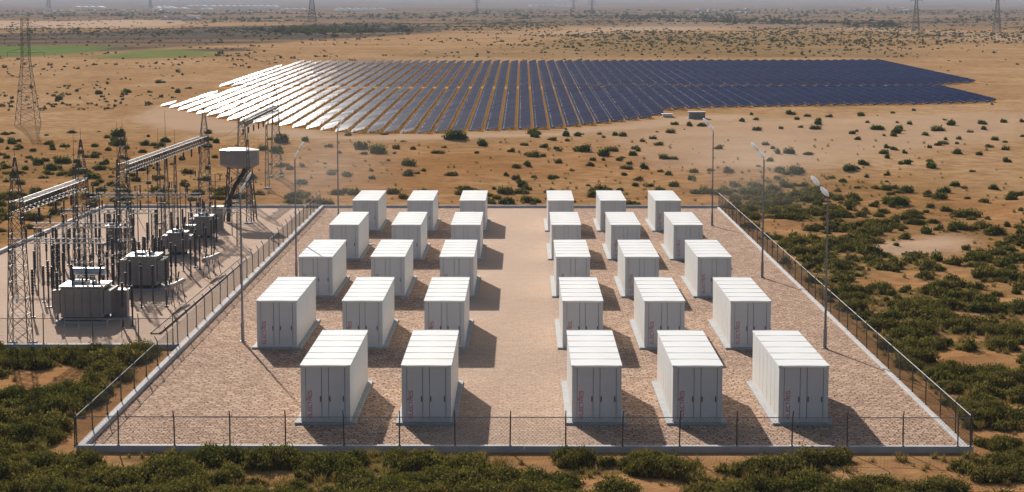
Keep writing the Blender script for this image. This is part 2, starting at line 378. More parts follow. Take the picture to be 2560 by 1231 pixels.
# ---------------------------------------------------------------- fences
def fence(a, b, posts, label, h=1.62, tip=.32, out=(0,-1), mesh=(0,1), z0=.25, dz=None, railr=.022, postr=.035, first=True):
    a = np.array(a,float); b = np.array(b,float); d = (b-a); L = np.linalg.norm(d); d /= L
    root = empty('chain_link_fence', (a[0],a[1],0), math.atan2(d[1], d[0]))
    nrm = np.array((-d[1], d[0])); sgn = 1 if np.dot(nrm, out) > 0 else -1
    proto = None
    for t in posts:
        x = t*L
        if proto is None:
            pb = MB(); pb.bar((0,0,z0-.1),(0,0,h),postr,postr*.95,6); pb.bar((0,0,h),(0,sgn*.18,h+tip),postr*.95,postr*.7,6)
            pb.lathe(0,0,[(.07,z0-.02),(.07,z0+.03),(.04,z0+.05)],8)
            proto = pb.build('post', M['fence'], root)
            q = proto
        else: q = proto.copy(); C.objects.link(q)
        q.location = (x,0,0); q.rotation_euler = (random.uniform(-.02,.02), random.uniform(-.02,.02), 0)
    x0, x1 = mesh[0]*L, mesh[1]*L
    r = MB(); n = 8
    for i in range(n):
        xa, xb = x0+(x1-x0)*i/n, x0+(x1-x0)*(i+1)/n
        r.bar((xa,0,h-.02),(xb+.01,0,h-.02), railr, None, 6)
    r.build('top_rail', M['rail'], root)
    wv = MB(); sp = .17; hh = h-.04-z0; y = sgn*.02; wr = .003
    k = int((x1-x0)/sp)
    P = []; 
    for i in range(-int(hh/sp)-1, k+1):
        for s in (1,-1):
            xa = x0+i*sp; xb = xa+hh; za, zb = (z0, z0+hh) if s > 0 else (z0+hh, z0)
            ta = max(0, (x0-xa)/hh); tb = min(1, (x1-xa)/hh)
            if ta < tb: P.append(((xa+ta*hh, y+s*.004, za+(zb-za)*ta), (xa+tb*hh, y+s*.004, za+(zb-za)*tb)))
    V = []; Q = []
    for p, q in P:
        p = np.array(p); q = np.array(q); dd = q-p; dd /= np.linalg.norm(dd); u = np.array((-dd[2],0,dd[0]))*wr; w = np.array((0,wr,0)); n0 = len(V)
        V += [p+u,p+w,p-u-w,q+u,q+w,q-u-w]; Q += [(n0,n0+1,n0+4,n0+3),(n0+1,n0+2,n0+5,n0+4),(n0+2,n0,n0+3,n0+5)]
    me = npmesh('wire_mesh', np.array(V), np.array(Q), M['fence']); o = bpy.data.objects.new('wire_mesh', me); C.objects.link(o); o.parent = root
    return tag(root, label, 'fence', 'chain link fences')
fx = [-20.75] + [ -20.75+41.5*(px-192)/(2410-192) for px in (300,440,577,715,860,997,1135,1271,1409,1549,1690,1832,1968,2105,2243,2378,2409)]
fence((-20.75,83.72),(20.85,83.72), [(x+20.75)/41.6 for x in fx], 'dark post fence on the near wall, in front of the containers')
fence((20.85,83.9),(21.1,197.3), [i/34 for i in range(35)], 'chain link fence with a bright top rail along the right wall', out=(1,0), z0=.12)
fence((-20.7,83.9),(-21.7,197.3), [i/34 for i in range(35)], 'chain link fence between the containers and the substation', out=(-1,0), z0=.28)
fence((-44.6,110.9),(-21.3,110.9), [0,.12,.25,.38,.53,.66,.79,.91,1], 'fence with dark posts on the near wall of the substation yard', out=(0,-1), h=1.85, railr=.02)

# ---------------------------------------------------------------- battery containers
CW, CL, CZ0, CZ1 = 2.44, 10.46, .13, 2.98
STROKES = {  # thin rounded technical capitals drawn as open strokes on a 0..1 by 0..1 cell
 'E': [[(1,1),(.25,1),(0,.75),(0,.25),(.25,0),(1,0)], [(.3,.5),(.95,.5)]],
 'L': [[(0,1),(0,.25),(.25,0),(1,0)]],
 'C': [[(1,1),(.25,1),(0,.75),(0,.25),(.25,0),(1,0)]],
 'T': [[(0,1),(1,1)], [(.5,.95),(.5,0)]],
 'R': [[(0,0),(0,.55),(.75,.55),(1,.72),(1,.86),(.8,1),(.1,1)], [(.6,.5),(1,0)]],
 'S': [[(1,1),(.2,1),(0,.85),(0,.65),(.2,.5),(.8,.5),(1,.35),(1,.15),(.8,0),(0,0)]]}
def container():
    r = empty('battery_container')
    b = MB(); b.cbox(0,CW,.03,CL,CZ0,CZ1-.10,.03)
    rb = b                                     # side sheet seams as shallow ribs
    n = 7
    for i in range(1, n):
        y = CL*i/n
        rb.box(-.006,.0,y-.012,y+.012,CZ0+.12,CZ1-.14); rb.box(CW,CW+.006,y-.012,y+.012,CZ0+.12,CZ1-.14)
    b.build('body', M['white'], r)
    t = MB(); k = 6; e = .03
    for i in range(k):
        y0, y1 = -e+(CL+2*e)*i/k, -e+(CL+2*e)*(i+1)/k
        t.loft([[(-e,y,CZ1-.10),(CW+e,y,CZ1-.10),(CW+e,y,CZ1-.01),(CW/2,y,CZ1),(-e,y,CZ1-.01)] for y in (y0+.02,y1-.02)])
    t.box(-e+.02,CW+e-.02,0,CL,CZ1-.098,CZ1-.045)
    for i in range(1, k+1):
        y = -e+(CL+2*e)*i/k-(.04 if i == k else 0); t.box(-e,CW+e,y-.021,y+.021,CZ1-.09,CZ1+.009)
    roof = t.build('roof', M['roofwhite'], r)
    t = MB(); t.box(.14,CW-.14,-.10,-.032,CZ1-.10,CZ1-.02); t.build('front_lip', M['roofwhite'], roof)
    for nm, x0, x1 in (('corner_post',.0,.245),('door',.262,1.03),('centre_panel',1.05,1.37),('door',1.39,2.17),('corner_post',2.19,2.44)):
        d = MB(); d.box(x0+.006,x1-.006,.0 if nm != 'door' else -.014,.028,CZ0+.12,CZ1-.12)
        p = d.build(nm, M['door'], r)
        if nm == 'door':
            for hx in ((x1-.05,) if x0 < 1 else (x0+.05, x1-.06)):
                hb = MB(); hb.box(hx-.022,hx+.022,-.045,-.0145,1.15,1.42); hb.box(hx-.012,hx+.012,-.06,-.046,1.19,1.38); hb.build('handle', M['black'], p)
    g = MB()
    for x in (.2535,1.04,1.38,2.18): g.box(x-.0075,x+.0075,.012,.0285,CZ0+.12,CZ1-.12)
    g.build('door_gap', M['seam'], r)
    s = MB(); s.box(.02,CW-.02,-.03,.028,CZ0,CZ0+.11); s.build('base_skirt', M['door'], r)
    tx = MB(); lh, lw, gap, x0, z0, hw = .18, .135, .042, .36, .32, .0135
    for i, ch in enumerate('ELECTRES'):
        for st in STROKES[ch]:
            for (ax,ay),(bx,by) in zip(st[:-1], st[1:]):
                # turned a quarter turn: reads upwards, tops of the letters to the left
                p = np.array((x0+lh*(1-ay), z0+i*(lw+gap)+lw*ax)); q = np.array((x0+lh*(1-by), z0+i*(lw+gap)+lw*bx))
                d = q-p; d /= np.linalg.norm(d); n = np.array((-d[1],d[0]))*hw; p2 = p-d*hw*.8; q2 = q+d*hw*.8
                tx.loft([[(v[0],yy,v[1]) for v in (p2+n,q2+n,q2-n,p2-n)] for yy in (-.0145,-.021)])
    tx.build('lettering', M['red'], r)
    mk = MB(); mk.box(.285,.325,-.024,-.0145,1.22,1.29); mk.box(.285,.325,-.024,-.0145,1.31,1.35); mk.build('red_badge', M['redmark'], r)
    return r
COLX = [-16.148,-10.93,-5.946,2.458,7.428,12.652]
ROWY = [89.45+21.28*i for i in range(5)]
proto = container(); first = True
rown = ['front row','second row from the front','middle row','fourth row from the front','back row']
coln = ['left block, outer left column','left block, centre column','left block, column beside the aisle','right block, column beside the aisle','right block, centre column','right block, outer right column']
pad = MB(); pad.cbox(-.30,CW+.27,-.22,CL+.22,-.02,.125,.02)
padp = None
for i in range(5):
    for j in range(6):
        if i == 0 and j == 0: continue
        o = proto if first else copy_tree(proto); first = False
        o.location = (COLX[j], ROWY[i], 0)
        tag(o, 'white battery container, %s, %s' % (rown[i], coln[j]), 'container', 'white battery containers in the paved compound')
        if padp is None: padp = pad.build('concrete_pad', M['concrete']); q = padp
        else: q = padp.copy(); C.objects.link(q)
        q.location = (COLX[j], ROWY[i], 0)
        if j < 3: q.location.x -= 0; q.scale = (1,1,1)
        tag(q, 'grey slab under container of %s, %s' % (rown[i], coln[j]), 'concrete pad', 'concrete slabs under the battery containers')

# ---------------------------------------------------------------- light poles
def lamp():
    r = empty('light_pole')
    b = MB(); b.lathe(0,0,[(.11,0),(.105,1.2),(.075,1.25),(.05,9.2)],10); b.build('pole', M['galv'], r)
    b = MB(); b.lathe(0,0,[(.2,.0),(.2,.05),(.13,.07)],10); b.build('base_plate', M['galv'], r)
    b = MB(); b.path([(0,0,9.1),(-.03,.02,9.3),(-.15,.08,9.5),(-.5,.3,9.95),(-.85,.5,10.35)], .03); b.build('arm', M['galv'], r)
    for c, a in (((-.2,.12,9.6),1), ((-.72,.42,10.22),1)):
        h = MB(); d = np.array((-.62,.35,.75)); d /= np.linalg.norm(d); s = np.array((.85,.45,.2)); s = s-d*np.dot(s,d); s /= np.linalg.norm(s); n = np.cross(d,s)
        rings = []
        for t, w in ((-.38,.05),(-.24,.16),(0,.21),(.24,.16),(.4,.04)):
            ring = [tuple(np.array(c)+d*t+s*w*cos(q)+n*.05*sin(q)*(w/.2+.3)) for q in [2*pi*kk/10 for kk in range(10)]]
            rings.append(ring)
        h.loft(rings); h.build('lamp_head', M['lampshell'], r)
    return r
lp = lamp(); pl = [(18.44,110.9,0),(18.68,142.4,0),(18.57,179.5,0),(-17.39,113.2,1),(-17.6,142.4,1),(-18.0,179.5,1)]
ll = ['light pole by the right fence, nearest of the right three','middle light pole along the right fence','farthest light pole along the right fence','tall light pole with white heads beside the substation, nearest of the left three','middle light pole along the left wall','farthest light pole along the left wall']
for k,(x,y,mir) in enumerate(pl):
    o = lp if k == 0 else copy_tree(lp); o.location = (x,y,.01); o.rotation_euler = (0,0,0)
    if mir: o.rotation_euler = (0,0,-radians(90))
    tag(o, ll[k], 'light pole', 'twin head light poles in the compound')

# ---------------------------------------------------------------- substation
def lattice_body(m, w0, w1, z0, z1, n, r=.035, cx=0, cy=0, rl=.05):
    def cor(t, i): w = w0+(w1-w0)*t; return (cx+w/2*(1,-1,-1,1)[i], cy+w/2*(1,1,-1,-1)[i], z0+(z1-z0)*t)
    for i in range(4): m.bar(cor(0,i), cor(1,i), rl, rl*.8)
    for k in range(n):
        t0, t1 = k/n, (k+1)/n
        for i in range(4):
            j = (i+1)%4
            m.bar(cor(t0,i), cor(t1,j) , r*.7); m.bar(cor(t1,i), cor(t0,j), r*.7); m.bar(cor(t1,i), cor(t1,j), r*.7)
def gantry_tower(w0=1.25):
    r = empty('gantry_tower')
    m = MB(); lattice_body(m, w0, .7, 0, 8.9, 9, .028, rl=.04); m.build('lattice_mast', M['lattice'], r)
    m = MB(); lattice_body(m, .7, .1, 8.9, 11.6, 4, .022, rl=.03); m.bar((0,0,11.5),(0,0,12.4),.022,.01); m.build('spire', M['lattice'], r)
    for x in (-w0/2,w0/2):
        for y in (-w0/2,w0/2): m = MB(); m.box(x-.22,x+.22,y-.22,y+.22,-.1,.14); m.build('footing', M['concrete'], r)
    return r
GX = -30.9; TY = [111.9,128.8,142.3,179.,203.,231.]
gt = gantry_tower(); gl = ['tall lattice gantry tower nearest the camera at the substation front','lattice gantry tower at the far end of the nearest truss','lattice gantry tower at the near end of the longest truss','lattice gantry tower at the far end of the longest truss','lattice gantry tower just beyond the back wall of the substation','farthest lattice gantry tower standing in the scrub']
for k, y in enumerate(TY):
    o = gt if k == 0 else copy_tree(gt); o.location = (GX, y, float(ground_z(GX,y))+.05 if y > 198 else 0)
    tag(o, gl[k], 'lattice tower', 'lattice towers that carry the trusses')
def girder(y0, y1, z, label, dz=0.):
    L = y1-y0; r = empty('truss_girder', (GX, y0, z))
    m = MB(); n = max(4, int(L/1.0)); w, h = .38, .62
    for x in (-w,w):
        for zz in (0,h): m.bar((x,0,zz),(x,L,zz+dz),.032 if zz else .026)
    m.build('chord', M['galv'], r)
    m = MB()
    for i in range(n):
        ya, yb = L*i/n, L*(i+1)/n; za, zb = dz*i/n, dz*(i+1)/n
        for x in (-w,w): m.bar((x,ya,za),(x,yb,h+zb),.022); m.bar((x,ya,za+h),(x,yb,zb),.022); m.bar((x,yb,zb),(x,yb,h+zb),.022)
        m.bar((-w,ya,za+h),(w,yb,zb+h),.028); m.bar((-w,yb,zb+h),(w,yb,zb+h),.028); m.bar((w,ya,za),(-w,yb,zb),.028)
    m.build('lattice_web', M['lattice'], r)
    for i in range(1, n, 4):
        m = MB(); y = L*i/n; m.bar((0,y,0),(0,y,-.2),.02); m.lathe(0,y,[(.05,-.2)]+[(.12 if q%2 else .06,-.2-.08*q) for q in range(1,9)]+[(.03,-.95)],8)
        m.build('insulator_string', M['insul'], r)
    return tag(r, label, 'truss girder', 'lattice trusses over the substation')
girder(TY[0],TY[1],8.2,'grey lattice truss nearest the camera over the left edge of the yard')
girder(TY[2],TY[3],8.2,'longest grey lattice truss running back over the substation')
girder(TY[4],TY[5],8.3,'short far lattice truss beyond the substation wall',.5)
def mast(x, y, h, label, w=.6):
    r = empty('lightning_mast', (x,y,0 if y < 198 else float(ground_z(x,y))))
    m = MB(); lattice_body(m, w, .16, 0, h*.72, 10, .02, rl=.028); m.build('lattice_mast', M['lattice'], r)
    m = MB(); m.bar((0,0,h*.7),(0,0,h),.03,.012,6); m.build('rod', M['lattice'], r)
    m = MB(); m.box(-.4,.4,-.4,.4,-.05,.12); m.build('footing', M['concrete'], r)
    return tag(r, label, 'lightning mast', 'slim lightning masts in the substation')
def G(px, py): a = gpt(px, py); return a[0], a[1]
x,y = G(418,600); mast(x,y,11.8,'tallest slim lattice mast in the middle of the substation')
x,y = G(398,560); mast(x,y,9.4,'slim lattice mast just left of the tallest mast',.45)
x,y = G(440,575); mast(x,y,9.6,'slim lattice mast just right of the tallest mast',.45)
x,y = G(298,640); mast(x,y,11.4,'slim lattice mast beside the near end of the longest truss',.5)
x,y = G(622,560); mast(x,y,11.6,'slim lattice mast beside the elevated tank',.5)
x,y = G(190,655); mast(x,y,11.0,'slim lattice mast beside the nearest truss end',.5)
x,y = G(668,470); mast(x,y,10.4,'slim lattice mast beyond the substation wall by the far truss',.5)
# transformers
def insul(m, x, y, z, h, r=.07, tilt=(0,0)):
    k = int(h/.09); prof = [(r*.6, z)]
    for i in range(k): prof.append((r if i%2 else r*.62, z+h*(i+.5)/k))
    prof.append((r*.4, z+h)); n0 = len(m.v); m.lathe(x,y,prof,8)
    for q in range(n0, len(m.v)):
        v = m.v[q]; t = v[2]-z; m.v[q] = (v[0]+tilt[0]*t, v[1]+tilt[1]*t, v[2])
def transformer(loc, w, d, h, label, cons=True, rz=0., rad=True):
    r = empty('transformer', (loc[0],loc[1],0), rz)
    m = MB(); m.box(-w/2-.3,w/2+.3,-d/2-.3,d/2+.3,-.02,.16); m.build('plinth', M['concrete'], r)
    m = MB(); m.box(-w/2+.1,w/2-.1,-d/2+.1,d/2-.1,.162,.4); m.build('skid', M['darkmetal'], r)
    m = MB(); m.cbox(-w/2,w/2,-d/2,d/2,.4,h,.08)
    for i in range(5): x = -w/2+w*(i+.5)/5; m.box(x-.04,x+.04,-d/2-.06,-d/2-.002,.5,h-.12)
    m.build('tank_body', M['tank'], r)
    m = MB(); m.box(-w/2-.08,w/2+.08,-d/2-.08,d/2+.08,h+.002,h+.08)
    m.box(-w*.3,w*.05,-d*.2,d*.3,h+.082,h+.26); m.lathe(w*.25,-d*.15,[(.2,h+.081),(.2,h+.3),(.12,h+.34)],10); m.build('lid', M['tanklight'], r)
    if rad:
        for s in (-1,1):
            m = MB()
            for i in range(9):
                y = -d/2+.15+(d-.3)*i/8; m.box(*(sorted((s*(w/2+.06),s*(w/2+.52)))),y-.03,y+.03,.62,h-.22)
            m.bar((s*(w/2+.3),-d/2+.1,h-.24),(s*(w/2+.3),d/2-.1,h-.24),.05,None,6); m.build('radiator', M['tank'], r)
    for i in range(3): m = MB(); insul(m, -w*.3+w*.3*i, d*.1, h+.08, 1.25, .11, ((i-1)*.12,0)); m.build('bushing', M['insul'], r)
    for i in range(3): m = MB(); insul(m, -w*.25+w*.25*i, -d*.32, h+.08, .55, .07); m.build('bushing', M['insul'], r)
    if cons:
        m = MB(); k = 12; L = w*.8
        m.loft([[(-L/2+t*L, d*.42+rr*cos(2*pi*q/k), h+.75+rr*sin(2*pi*q/k)) for q in range(k)] for t, rr in ((0,.16),(.03,.27),(.97,.27),(1,.16))])
        for x in (-L*.3,L*.3): m.bar((x,d*.42,h),(x,d*.42,h+.6),.05)
        m.build('conservator', M['tanklight'], r)
    return tag(r, label, 'transformer', 'grey transformers in the substation')
x,y = G(215,802); transformer((x,y), 2.8, 2.6, 2.4, 'large grey transformer with a white lid, nearest in the substation')
x,y = G(362,722); transformer((x,y), 2.2, 2.4, 2.5, 'squarish grey transformer behind and right of the largest one', False)
x,y = G(445,640); transformer((x,y), 1.5, 1.6, 2.0, 'dark boxy transformer in the middle of the substation yard', False)
x,y = G(510,598); transformer((x,y), 1.5, 1.8, 2.1, 'pale grey transformer near the back wall of the substation', False)
x,y = G(285,610); transformer((x,y), 1.2, 1.4, 1.6, 'small cabinet sized transformer near the left side of the yard', False, 0, False)
# control equipment near the first transformer
def cabinet(px, py, w, h, label):
    x,y = G(px,py); r = empty('control_cabinet', (x,y,0))
    m = MB(); m.cbox(-w/2,w/2,-.35,.35,.1,h,.03); m.build('cabinet_body', M['tank'], r)
    m = MB(); m.box(-w/2-.05,w/2+.05,-.42,.42,h+.001,h+.07); m.build('cabinet_roof', M['tanklight'], r)
    m = MB(); m.box(-w/2-.1,w/2+.1,-.42,.42,-.02,.1); m.build('plinth', M['concrete'], r)
    m = MB(); m.box(-w/2+.06,w/2-.06,-.372,-.352,.2,h-.1); d = m.build('door', M['tank'], r)
    m = MB(); m.box(w/2-.16,w/2-.12,-.39,-.373,h*.5,h*.5+.2); m.build('handle', M['black'], d)
    tag(r, label, 'cabinet', 'control cabinets in the substation')
cabinet(300,796,1.1,1.9,'grey control cabinet right of the largest transformer')
cabinet(545,575,1.0,2.2,'dark upright cabinet at the back right of the substation')
cabinet(475,612,.9,1.7,'dark cabinet between the two farther transformers')
# elevated tank
def elevated_tank():
    r = empty('elevated_tank', (-28.3,184.2,0))
    m = MB(); k = 8; R = 2.05
    m.loft([[(q*R*cos(2*pi*(i+.5)/k), q*1.3*sin(2*pi*(i+.5)/k), z) for i in range(k)] for q, z in ((.72,5.35),(.98,5.6),(1,5.75),(1,7.0),(.985,7.05))]); t = m.build('tank_body', M['tank'], r)
    m = MB(); m.loft([[(q*(R+.04)*cos(2*pi*(i+.5)/k), q*1.34*sin(2*pi*(i+.5)/k), z) for i in range(k)] for q, z in ((1,7.052),(1,7.12),(.5,7.3),(.05,7.36))]); m.build('lid', M['tanklight'], t)
    for x,y in ((-1.1,.7),(1.1,.7),(-1.1,-.7),(1.1,-.7)):
        m = MB(); m.bar((x*1.35,y*1.5,0),(x,y,5.5),.07,.06,6); m.build('leg', M['lattice'], r)
    m = MB()
    for z0, z1 in ((.2,2.0),(2.0,3.7),(3.7,5.3)):
        f = lambda z: 1.35-.35*z/5.5; g = lambda z: 1.5-.5*z/5.5
        P = [(-1.1,.7),(1.1,.7),(1.1,-.7),(-1.1,-.7)]
        for i in range(4):
            a, b = P[i], P[(i+1)%4]
            m.bar((a[0]*f(z0),a[1]*g(z0),z0),(b[0]*f(z1),b[1]*g(z1),z1),.035); m.bar((a[0]*f(z1),a[1]*g(z1),z1),(b[0]*f(z0),b[1]*g(z0),z0),.035); m.bar((a[0]*f(z1),a[1]*g(z1),z1),(b[0]*f(z1),b[1]*g(z1),z1),.03)
    m.build('bracing', M['lattice'], r)
    m = MB(); m.path([(.6,-.4,5.5),(.5,-.6,4.9),(-.3,-1.4,3.6),(-.8,-2.0,2.2),(-.9,-2.1,.1)], .22, 8); m.build('downpipe', M['darkmetal'], r)
    tag(r, 'grey angular tank raised on dark braced legs at the back of the substation', 'tank')
elevated_tank()
# post insulators
def post_ins(h=3.0):
    r = empty('post_insulator'); m = MB(); m.box(-.12,.12,-.12,.12,-.02,.08); m.bar((0,0,.05),(0,0,h*.45),.06,None,6); m.build('support', M['lattice'], r)
    m = MB(); insul(m, 0,0,h*.45,h*.55,.12); m.build('insulator', M['insul'], r)
    return r
U = [(255,395),(240,535),(325,510),(360,470),(395,350),(485,265),(520,225),(565,220),(640,430),(730,180),(760,110),(828,80),(820,450),(905,480),(760,450),(1020,330),(1097,285),(1183,295),(1217,290),(1258,350),(935,640),(1010,660),(1022,70),(1465,30),(885,200),(1660,110),(1620,150),(1345,350),(1400,240),(1460,300),(1190,75),(1400,70),(690,420),(640,220),(600,300),(430,560),(960,560),(1500,230),(1580,210),(1310,330)]
for _q in range(34): U.append((random.uniform(330,1280), random.uniform(120,520)))
for _q in range(10): U.append((random.uniform(1150,1750), random.uniform(60,330)))
pp = post_ins(); zone = lambda x,y: ('left of the large transformer' if x < -32.2 else 'behind the large transformer' if y < 140 else 'round the farther transformers' if y < 165 else 'near the back wall')
for k,(u,v) in enumerate(U):
    px, pt = u/3.077, 500+v/3.077
    h = 3.*random.uniform(.85,1.15); lo, hi = 90., 190.
    for _ in range(40):
        mY = (lo+hi)/2
        if proj(0,mY,h)[1] > pt: lo = mY
        else: hi = mY
    Y = min(mY, 195.5); x0 = proj(0,Y,h)[0]; X = (px-x0)/(proj(1,Y,h)[0]-x0)
    o = pp if k == 0 else copy_tree(pp); o.location = (X,Y,0); o.scale = (1,1,h/3.)
    tag(o, 'dark ribbed insulator on a thin steel post, %s' % zone(X,Y), 'insulator', 'post insulators %s' % zone(X,Y))
# tall thin steel poles standing in clusters
tp = None
for k,(px,py) in enumerate([(185,640),(215,690),(250,655),(285,700),(330,660),(345,620),(372,600),(405,655),(432,625),(452,600),(466,640),(498,585),(525,560),(160,700),(128,720),(95,742),(540,600),(580,590),(300,575),(250,590)]):
    x,y = G(px,py)
    if tp is None:
        tp = empty('steel_pole'); m = MB(); m.bar((0,0,0),(0,0,5.2),.05,.03,6); m.build('shaft', M['lattice'], tp); m = MB(); m.bar((-.5,0,4.6),(.5,0,4.6),.03,None,4); m.build('cross_bar', M['lattice'], tp); m = MB(); insul(m,.45,0,4.64,.5,.07); m.build('insulator', M['insul'], tp); o = tp
    else: o = copy_tree(tp)
    o.location = (x,min(y,196.),0); o.rotation_euler = (0,0,random.uniform(0,3)); o.scale = (1,1,random.uniform(.75,1.25))
    zn = 'left of the large transformer' if px < 170 else 'behind the large transformer' if px < 320 else 'round the middle of the yard' if px < 480 else 'near the back right of the yard'
    tag(o, 'thin dark steel pole with a short cross bar, %s' % zn, 'steel pole', 'thin steel poles %s' % zn)
# bus frames across the yard
def bus_frame(y, x0, x1, h, label, legs=3):
    r = empty('bus_frame', (x0,y,0)); L = x1-x0
    for i in range(legs):
        m = MB(); lattice_body(m,.42,.34,0,h,7,.02,cx=L*i/(legs-1),rl=.03); m.build('leg', M['lattice'], r)
    m = MB(); n = int(L/.5)
    for yy in (-.18,.18):
        for zz in (0,.36): m.bar((-.3,yy,h+zz),(L+.3,yy,h+zz),.03)
        for i in range(n): m.bar((L*i/n,yy,h),(L*(i+1)/n,yy,h+.36),.018); m.bar((L*i/n,yy,h+.36),(L*(i+1)/n,yy,h),.018)
    m.build('beam', M['galv'], r)
    for i in range(int(L/1.1)+1):
        m = MB(); insul(m, i*1.1, 0, h+.38, .8, .09); m.build('insulator', M['insul'], r)
    tag(r, label, 'bus frame', 'lattice bus frames in the substation')
bus_frame(138.,-38.5,-31.8,3.2,'nearest lattice bus frame with a row of insulators')
bus_frame(147.,-39.,-31.8,3.4,'second lattice bus frame from the front')
bus_frame(158.,-39.5,-31.8,3.4,'third lattice bus frame from the front')
bus_frame(171.,-40.,-30.2,3.6,'farthest lattice bus frame, near the back wall',4)
bus_frame(163.,-29.5,-25.2,3.0,'small lattice bus frame on the right side of the yard',2)
# overhead conductors and bus bars
def wire(pts, sag, label, r=.018, n=10):
    m = MB()
    for a, b in zip(pts[:-1], pts[1:]):
        a = np.array(a,float); b = np.array(b,float); q = []
        for i in range(n+1): t = i/n; p = a+(b-a)*t; p[2] -= sag*4*t*(1-t); q.append(tuple(p))
        m.path(q, r, 4)
    return tag(m.build('conductor_cable', M['darkmetal']), label, 'cable', 'cables strung over the substation')
for k,(x,lb) in enumerate(((-37.2,'left'),(-35.2,'middle'),(-33.2,'right'))):
    wire([(x,138,4.4),(x,147,4.6),(x,158,4.6),(x,171,4.8)],.25,'thin dark cable over the bus frames, %s of the three' % lb)
wire([(-31.4,111.9,8.3),(-33.,138,4.5)],1.0,'slack cable from the nearest tower down to the first bus frame')
wire([(-30.9,142.3,8.3),(-28.6,139,4.)],.5,'slack cable dropping to the squarish transformer')
wire([(-30.9,179,8.3),(-28.9,168.5,3.8)],.8,'slack cable dropping from the longest truss to the pale transformer')
wire([(-30.4,128.8,8.3),(-30.6,142.3,8.3)],.6,'cable linking the nearest truss to the longest truss')
wire([(-30.9,179,8.9),(-30.9,203,8.9)],.8,'cable linking the longest truss to the far truss')
# dead-tank breakers on legs
def breaker(px, py, L, rz, label):
    x,y = G(px,py); r = empty('circuit_breaker', (x,y,0), rz); k = 12
    m = MB(); m.loft([[(rr*cos(2*pi*q/k), -L/2+t*L, 1.45+rr*sin(2*pi*q/k)) for q in range(k)] for t, rr in ((0,.12),(.02,.22),(.25,.22),(.27,.15),(.98,.15),(1,.08))]); m.build('breaker_tube', M['tank'], r)
    for yy in (-L*.35,-L*.05,L*.3):
        m = MB()
        for s in (-1,1): m.bar((s*.3,yy,0),(s*.08,yy,1.34),.03,None,4)
        m.bar((-.2,yy,.6),(.2,yy,.6),.02); m.build('leg', M['lattice'], r)
    for yy in (-L*.4,L*.1):
        m = MB(); insul(m, 0,yy,1.6,.7,.07,(.15,.1)); m.build('bushing', M['insul'], r)
    tag(r, label, 'circuit breaker', 'tube shaped breakers on legs')
breaker(530,690,4.4,-.12,'long tube breaker on splayed legs, nearer the battery compound')
breaker(440,762,4.0,-.1,'long tube breaker on splayed legs, right of the squarish transformer')
# cable trough
m = MB(); r = empty('cable_trough', (-23.4,116.,0))
for xx in (-.32,.26):
    for i in range(24): m.box(xx,xx+.07,i*1.55,i*1.55+1.5,.0,.14)
m.build('edge', M['trough'], r)
m = MB()
for i in range(60): m.box(-.24,.25,i*.62,i*.62+.6,.005,.09+.006*(i%2))
m.build('cover', M['yard'], r); tag(r, 'low brown edged cable trough running along the substation floor', 'cable trough')
# handrail frame in front of the large transformer
m = MB(); x,y = G(240,845); r = empty('guard_rail', (x,y,0))
for i in range(6): m.bar((-2+i*.9,0,0),(-2+i*.9,0,1.15),.025,None,6)
for z in (.6,1.15): m.bar((-2,0,z),(2.5,0,z),.022,None,6)
m.build('rail', M['galv'], r); tag(r, 'thin metal guard rail in front of the largest transformer', 'guard rail')

